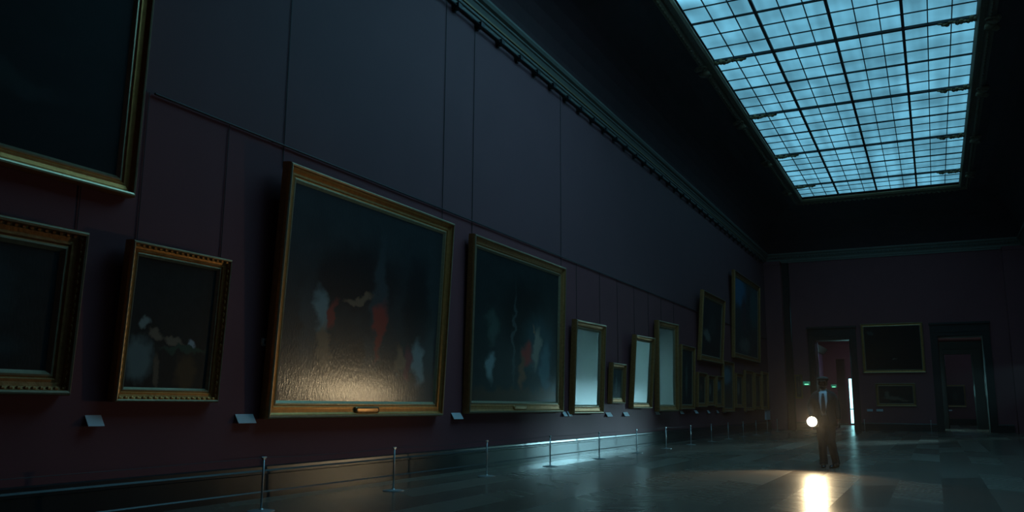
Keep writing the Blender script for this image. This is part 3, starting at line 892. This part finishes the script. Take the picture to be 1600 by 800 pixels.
def cord(pts, lab):
    b = NB(); P_ = []
    for (p, q) in zip(pts[:-1], pts[1:]):
        for k in range(4):
            f = k / 4
            P_.append((p[0] + (q[0] - p[0]) * f, p[1] + (q[1] - p[1]) * f, 0.585 - 0.02 * 4 * f * (1 - f)))
    P_.append((pts[-1][0], pts[-1][1], 0.585))
    tube(b, P_, 0.0028, 6)
    tag(obj('elastic_rope', b, M['iron'], None), lab, 'cord')
cord([(-6.87, 1.0)] + [(-6.87, y) for y, _ in st_l], 'thin dark cord strung along the stanchions by the left wall')
cord([(-3.11, 44.2), (-0.25, 44.2)], 'thin dark cord between the two stanchions before the end wall')

# ------------------------------------------------------------------ exit signs
def exit_sign(lab, loc):
    t = thing('exit_sign', lab, 'exit sign', loc)
    b = NB(); box(b, -0.17, 0.17, -0.05, 0.0, 0.0, 0.20, 0.01); obj('housing', b, M['exit'], t)
    b = NB(); box(b, -0.10, 0.10, -0.058, -0.05, 0.03, 0.075, 0.003); obj('lit_panel', b, M['exit_lit'], t)
    b = NB()   # running figure and arrow
    blob(b, (-0.02, -0.054, 0.165), (0.012, 0.006, 0.012), 8)
    box(b, -0.03, -0.005, -0.056, -0.05, 0.11, 0.155); box(b, 0.04, 0.10, -0.056, -0.05, 0.125, 0.14)
    obj('pictogram', b, M['label'], t)
    return t
exit_sign('green lit exit sign on the end wall left of the left doorway', (-6.00, YE, 2.28))
exit_sign('small green exit sign glowing inside the left doorway above the person shoulder', (-5.95, 60.0, 2.42))

# ------------------------------------------------------------------ ceiling ornaments
def ornament(lab, x, y, s):
    t = thing('ceiling_ornament', lab, 'ornament', (x, y, ZS - 0.2), (0, 0, 0 if s > 0 else PI), 'gilt ornaments on the skylight edge')
    b = NB()   # scrolled cartouche straddling the moulding
    for k in range(9):
        a = -1.1 + k * 0.275
        blob(b, (-0.42 + 0.10 * math.cos(a * 2), 0.34 * math.sin(a), -0.10 - 0.05 * math.cos(k)), (0.13, 0.085, 0.07), 8, Matrix.Rotation(a, 3, 'Z'))
    for s2 in (-1, 1):
        pts = [(-0.30 - 0.16 * math.cos(q) * (1 - q / 9), s2 * (0.30 + 0.16 * math.sin(q) * (1 - q / 9)), -0.12) for q in [i * 0.5 for i in range(12)]]
        tube(b, pts, [0.045 - 0.003 * i for i in range(12)], 6)
    blob(b, (-0.30, 0, -0.18), (0.14, 0.12, 0.10), 10)
    obj('cartouche', b, M['orn'], t, smooth=True)
    b = NB()   # garland lying along the cross beam
    for k in range(11):
        f = k / 10
        blob(b, (0.02 + f * 0.85, 0.03 * math.sin(k * 2.1), 0.085 + 0.02 * math.sin(k * 1.3)), (0.075, 0.11 * (1 - f * 0.5), 0.06 * (1 - f * 0.5)), 8, Matrix.Rotation(k * 0.9, 3, 'X'))
    obj('garland', b, M['orn'], t, smooth=True)
    return t
names = ['nearest', 'second', 'third', 'farthest']
for s, side_, x in ((1, 'left', SX0), (-1, 'right', SX1)):
    for k, yy in enumerate(ys[2:]):
        ornament('gilt leaf ornament on the %s skylight edge, %s to the camera' % (side_, names[k]) if k == 0 else
                 'gilt leaf ornament on the %s skylight edge, %s counted away from the camera' % (side_, names[k]), x, yy, s)

# ------------------------------------------------------------------ person with torch
PX, PY = -2.01, 18.2
person = thing('person', 'person in dark coat, white shirt and cap walking forward with a lit torch', 'person', (PX, PY, 0))
def sk_limb(b, pts, rad, n=14): tube(b, pts, rad, n)
# body: one continuous skin surface (remeshed union)
b = NB()
def ball(c, r, seg=16): blob(b, c, r if isinstance(r, tuple) else (r, r, r), seg)
HZ = 1.66      # head centre
ball((0, 0, HZ), (0.076, 0.096, 0.112), 24)
ball((0, -0.035, HZ - 0.055), (0.058, 0.062, 0.062), 20)           # jaw
ball((0, -0.096, HZ - 0.018), (0.014, 0.024, 0.022))               # nose
ball((0, -0.088, HZ + 0.004), (0.009, 0.018, 0.03))
for s in (-1, 1):
    ball((s * 0.077, 0.008, HZ - 0.01), (0.012, 0.022, 0.034))     # ears
    ball((s * 0.036, -0.066, HZ - 0.022), (0.028, 0.022, 0.024))    # cheeks
    ball((s * 0.030, -0.078, HZ + 0.022), (0.024, 0.014, 0.009))   # brows
ball((0, -0.088, HZ - 0.062), (0.026, 0.014, 0.010))               # lips
tube(b, [(0, 0.012, HZ - 0.06), (0, 0.015, HZ - 0.20)], [0.054, 0.062], 16)
sk_limb(b, [(0, 0.02, 1.50), (0, 0.02, 1.42), (0, 0.01, 1.20), (0, 0.01, 1.02), (0, 0.01, 0.92)], [0.07, 0.125, 0.135, 0.12, 0.13], 20)
SHL, SHR = Vector((-0.185, 0.02, 1.41)), Vector((0.185, 0.02, 1.41))
ELB_R = Vector((-0.285, 0.04, 1.15)); WR_R = Vector((-0.235, -0.19, 0.985))     # screen-left arm, holds the torch
ELB_L = Vector((0.245, 0.03, 1.15)); WR_L = Vector((0.265, -0.02, 0.90))
for sh, el, wr in ((SHL, ELB_R, WR_R), (SHR, ELB_L, WR_L)):
    tube(b, [(0, 0.02, 1.42), sh, el, wr], [0.07, 0.058, 0.042, 0.026], 14)
HIPS = [(-0.085, 0.01, 0.93), (0.085, 0.01, 0.93)]
KN = [(-0.075, -0.01, 0.50), (0.10, -0.035, 0.50)]
AN = [(-0.07, 0.02, 0.09), (0.155, 0.06, 0.10)]
for h, k, a in zip(HIPS, KN, AN):
    tube(b, [h, k, a], [0.085, 0.055, 0.036], 14)
    ball((a[0], a[1] - 0.06, 0.05), (0.035, 0.10, 0.03))
# hands: palm, four fingers, thumb
def hand(w, d, side, curl, up):
    """w wrist, d direction of hand, side = thumb direction, curl = palm normal"""
    d = d.normalized(); side = side.normalized(); cn = curl.normalized()
    c = w + d * 0.05
    rot = Matrix((side, d, cn)).transposed()
    blob(b, c, (0.040, 0.050, 0.015), 14, rot)
    for k, (ln, off) in enumerate(((0.070, 0.028), (0.080, 0.010), (0.075, -0.009), (0.058, -0.027))):
        p0 = c + d * 0.035 + side * off
        p1 = p0 + d * ln * 0.42 + cn * ln * 0.14 * up
        p2 = p1 + d * ln * 0.22 * (1 - 0.6 * (up - 1)) + cn * ln * 0.38 * up
        p3 = p2 - d * ln * 0.12 * (up - 1) + cn * ln * 0.26
        tube(b, [p0, p1, p2, p3], [0.010, 0.0092, 0.0085, 0.0072], 8)
    p0 = c - d * 0.012 + side * 0.032
    tube(b, [p0, p0 + side * 0.022 + d * 0.022 + cn * 0.008, p0 + side * 0.026 + d * 0.046 + cn * 0.02, p0 + side * 0.018 + d * 0.062 + cn * 0.03], [0.013, 0.0115, 0.010, 0.008], 8)
TC = Vector((-0.205, -0.36, 0.90))      # torch lens centre, local to the person
hand(WR_R, Vector((0.05, -0.72, -0.60)), Vector((0.35, -0.3, 0.6)), Vector((-0.75, -0.1, -0.2)), 2.0)
hand(WR_L, Vector((0.03, -0.12, -1.0)), Vector((-0.2, -1, 0.1)), Vector((-1, 0.2, 0)), 1.0)
body = obj('body', b, M['skin'], person, smooth=True)
rm = body.modifiers.new('merge', 'REMESH'); rm.mode = 'VOXEL'; rm.voxel_size = 0.0055; rm.use_smooth_shade = True
sm = body.modifiers.new('smooth', 'SMOOTH'); sm.factor = 0.5; sm.iterations = 3

def ell(cx, cy, z, rx, ry, n=28, front=0.0):
    return [(cx + rx * math.cos(2 * PI * k / n), cy + ry * math.sin(2 * PI * k / n), z) for k in range(n)]
# trousers
b = NB()
loft(b, [ell(0, 0.01, 1.03, .150, .120), ell(0, 0.01, .96, .168, .130), ell(0, 0.01, .88, .178, .132), ell(0, 0.01, .81, .170, .12)])
for i, (h, k, a) in enumerate(zip(HIPS, KN, AN)):
    P_ = [Vector(h), Vector(h).lerp(Vector(k), 0.5), Vector(k), Vector(k).lerp(Vector(a), 0.5), Vector(a) + Vector((0, 0, 0.02)), Vector(a) + Vector((0, -0.005, -0.035))]
    rr = [0.112, 0.100, 0.082, 0.078, 0.076, 0.080]
    tube(b, P_, rr, 20)
tw = obj('trousers', b, M['trousers'], person, smooth=True)
rm = tw.modifiers.new('merge', 'REMESH'); rm.mode = 'VOXEL'; rm.voxel_size = 0.012; rm.use_smooth_shade = True
tx = bpy.data.textures.new('folds', 'CLOUDS'); tx.noise_scale = 0.10
dm = tw.modifiers.new('folds', 'DISPLACE'); dm.texture = tx; dm.strength = 0.022; dm.mid_level = 0.5
# shirt
b = NB()
loft(b, [ell(0, 0.012, .98, .142, .118), ell(0, 0.005, 1.15, .148, .135), ell(0, 0.005, 1.30, .160, .142), ell(0, 0.008, 1.40, .165, .132), ell(0, 0.008, 1.46, .140, .118), ell(0, 0.008, 1.495, .085, .092), ell(0, 0.008, 1.505, .068, .074), ell(0, 0.006, 1.55, .064, .070)])
obj('shirt', b, M['shirt'], person, smooth=True)
# tie
b = NB()
loft(b, [[(-w, y - t_, z), (w, y - t_, z), (w, y, z), (-w, y, z)] for (w, y, z, t_) in
         ((0.024, -0.055, 1.49, 0.03), (0.020, -0.085, 1.45, 0.03), (0.028, -0.118, 1.40, 0.022), (0.036, -0.136, 1.28, 0.016), (0.042, -0.134, 1.12, 0.014), (0.006, -0.128, 1.05, 0.01))])
obj('necktie', b, M['tie'], person)
# coat: open-fronted shell, lofted C sections, thickened
b = NB()
secs = [(0.80, .215, .165, 24), (0.92, .210, .165, 22), (1.02, .198, .160, 14), (1.14, .200, .165, 18), (1.26, .212, .168, 24), (1.36, .222, .160, 28), (1.43, .222, .140, 30), (1.475, .185, .112, 32), (1.505, .120, .095, 36), (1.53, .080, .080, 40)]
prev = None
n = 36
for z, rx, ry, op in secs:
    o_ = math.radians(op)
    ring = []
    for k in range(n + 1):
        a = -PI / 2 + o_ + (2 * PI - 2 * o_) * k / n
        ring.append(b.verts.new((rx * math.cos(a), 0.01 + ry * math.sin(a), z)))
    if prev:
        for k in range(n): b.faces.new((prev[k], prev[k + 1], ring[k + 1], ring[k]))
    prev = ring
ct = obj('coat', b, M['suit'], person, smooth=True)
so_ = ct.modifiers.new('thick', 'SOLIDIFY'); so_.thickness = 0.012; so_.offset = 1
# lapels as part of the coat
b = NB()
for s in (-1, 1):
    vs = [(s * .075, -.082, 1.49), (s * .150, -.100, 1.40), (s * .150, -.128, 1.33), (s * .112, -.138, 1.31), (s * .050, -.168, 1.04), (s * .045, -.160, 1.10), (s * .080, -.150, 1.30)]
    lo = [b.verts.new(v) for v in vs]; hi = [b.verts.new((x_, y_ - 0.012, z_)) for x_, y_, z_ in vs]
    b.faces.new(lo); b.faces.new(list(reversed(hi)))
    for k in range(len(vs)): b.faces.new((lo[k], lo[(k + 1) % 7], hi[(k + 1) % 7], hi[k]))
obj('lapel', b, M['suit'], ct)
for nm, sh, el, wr in (('sleeve', SHL, ELB_R, WR_R), ('sleeve', SHR, ELB_L, WR_L)):
    b = NB()
    top = sh + Vector((-0.06 if sh.x > 0 else 0.06, 0, 0.012))
    e1 = el + (sh - el).normalized() * 0.06; e2 = el + (wr - el).normalized() * 0.06
    tube(b, [top, sh, sh.lerp(el, .5), e1, e2, wr + (el - wr).normalized() * 0.015], [0.070, 0.074, 0.070, 0.062, 0.056, 0.045], 18)
    s_ = obj(nm, b, M['suit'], person, smooth=True)
    dm = s_.modifiers.new('sub', 'SUBSURF'); dm.levels = 1; dm.render_levels = 1
# shoes
for a, yaw in ((AN[0], 0.05), (AN[1], -0.5)):
    b = NB()
    fx, fy = math.sin(yaw), -math.cos(yaw)
    def P3(l, w, z): return (a[0] + fx * -l * -1 + math.cos(yaw) * w, a[1] + fy * l + math.sin(yaw) * w, z)
    rg = []
    for l, w, z0_, z1_ in ((-0.075, .025, .012, .07), (-0.06, .036, 0, .095), (0.0, .040, 0, .10), (0.06, .044, 0, .082), (0.12, .048, 0, .062), (0.17, .042, 0, .048), (0.205, .024, .004, .03)):
        rg.append([P3(l, w * math.cos(t_), z0_ + (z1_ - z0_) * (0.5 + 0.5 * math.sin(t_))) for t_ in [2 * PI * k / 14 for k in range(14)]])
    loft(b, rg); obj('shoe', b, M['shoe'], person, smooth=True)
# beard, hair, cap
b = NB(); blob(b, (0, -0.045, HZ - 0.085), (0.060, 0.058, 0.045), 16); obj('beard', b, M['beard'], person, smooth=True)
b = NB(); blob(b, (0, 0.018, HZ + 0.02), (0.083, 0.094, 0.095), 16); obj('hair', b, M['beard'], person, smooth=True)
b = NB()
blob(b, (0, 0.012, HZ + 0.085), (0.112, 0.130, 0.052), 24)
loft(b, [ell(0, 0.004, HZ + 0.045, .088, .106), ell(0, 0.004, HZ + 0.085, .098, .118)])
cp = obj('flat_cap', b, M['cap'], person, smooth=True)
b = NB()
loft(b, [[(x_, -0.09 - 0.055 * math.cos(x_ / 0.075 * PI / 2) - 0.0, HZ + 0.052 - dz - 0.012 * math.cos(x_ / 0.075 * PI / 2)), (x_, -0.08, HZ + 0.056 - dz), (x_, -0.08, HZ + 0.050 - dz), (x_, -0.09 - 0.055 * math.cos(x_ / 0.075 * PI / 2), HZ + 0.044 - dz - 0.012 * math.cos(x_ / 0.075 * PI / 2))] for x_, dz in [(-0.075 + 0.015 * k, 0.0) for k in range(11)]])
obj('peak', b, M['cap'], cp)

# torch held in the hand
dirn = Vector((0.115, -1.0, -0.045)).normalized()      # towards the near part of the room
torch = thing('torch', 'lit torch shining at the viewer, held low in the person right hand', 'torch', Vector((PX, PY, 0)) + TC)
q = dirn.to_track_quat('Z', 'Y').to_matrix()
def tl(bm): bmesh.ops.transform(bm, matrix=q.to_4x4(), verts=bm.verts)
b = NB(); lathe(b, [(0.016, -0.19), (0.018, -0.185), (0.018, -0.06), (0.03, -0.06), (0.096, -0.012), (0.104, 0.014), (0.096, 0.014), (0.092, 0.0)], n=24); tl(b); obj('torch_body', b, M['torch'], torch, smooth=False)
b = NB(); lathe(b, [(0.092, 0.001), (0.092, 0.006), (0.05, 0.014)], n=24); tl(b); obj('lens', b, M['lens'], torch)  # lens and head oversized, so the shape takes in the lens bloom
b = NB(); box(b, -0.006, 0.006, 0.016, 0.024, -0.10, -0.07, 0.002); tl(b); obj('switch', b, M['steel'], torch)
sp = bpy.data.lights.new('torch_beam', 'SPOT')
sp.energy = 290; sp.color = (1.0, 0.75, 0.42); sp.shadow_soft_size = 0.05
sp.spot_size = math.radians(100); sp.spot_blend = 0.8
spo = bpy.data.objects.new('torch_beam', sp); C.objects.link(spo)
spo.parent = torch; spo.location = dirn * 0.03
spo.rotation_euler = Vector((-0.05, -1.0, -0.16)).to_track_quat('-Z', 'Y').to_euler()
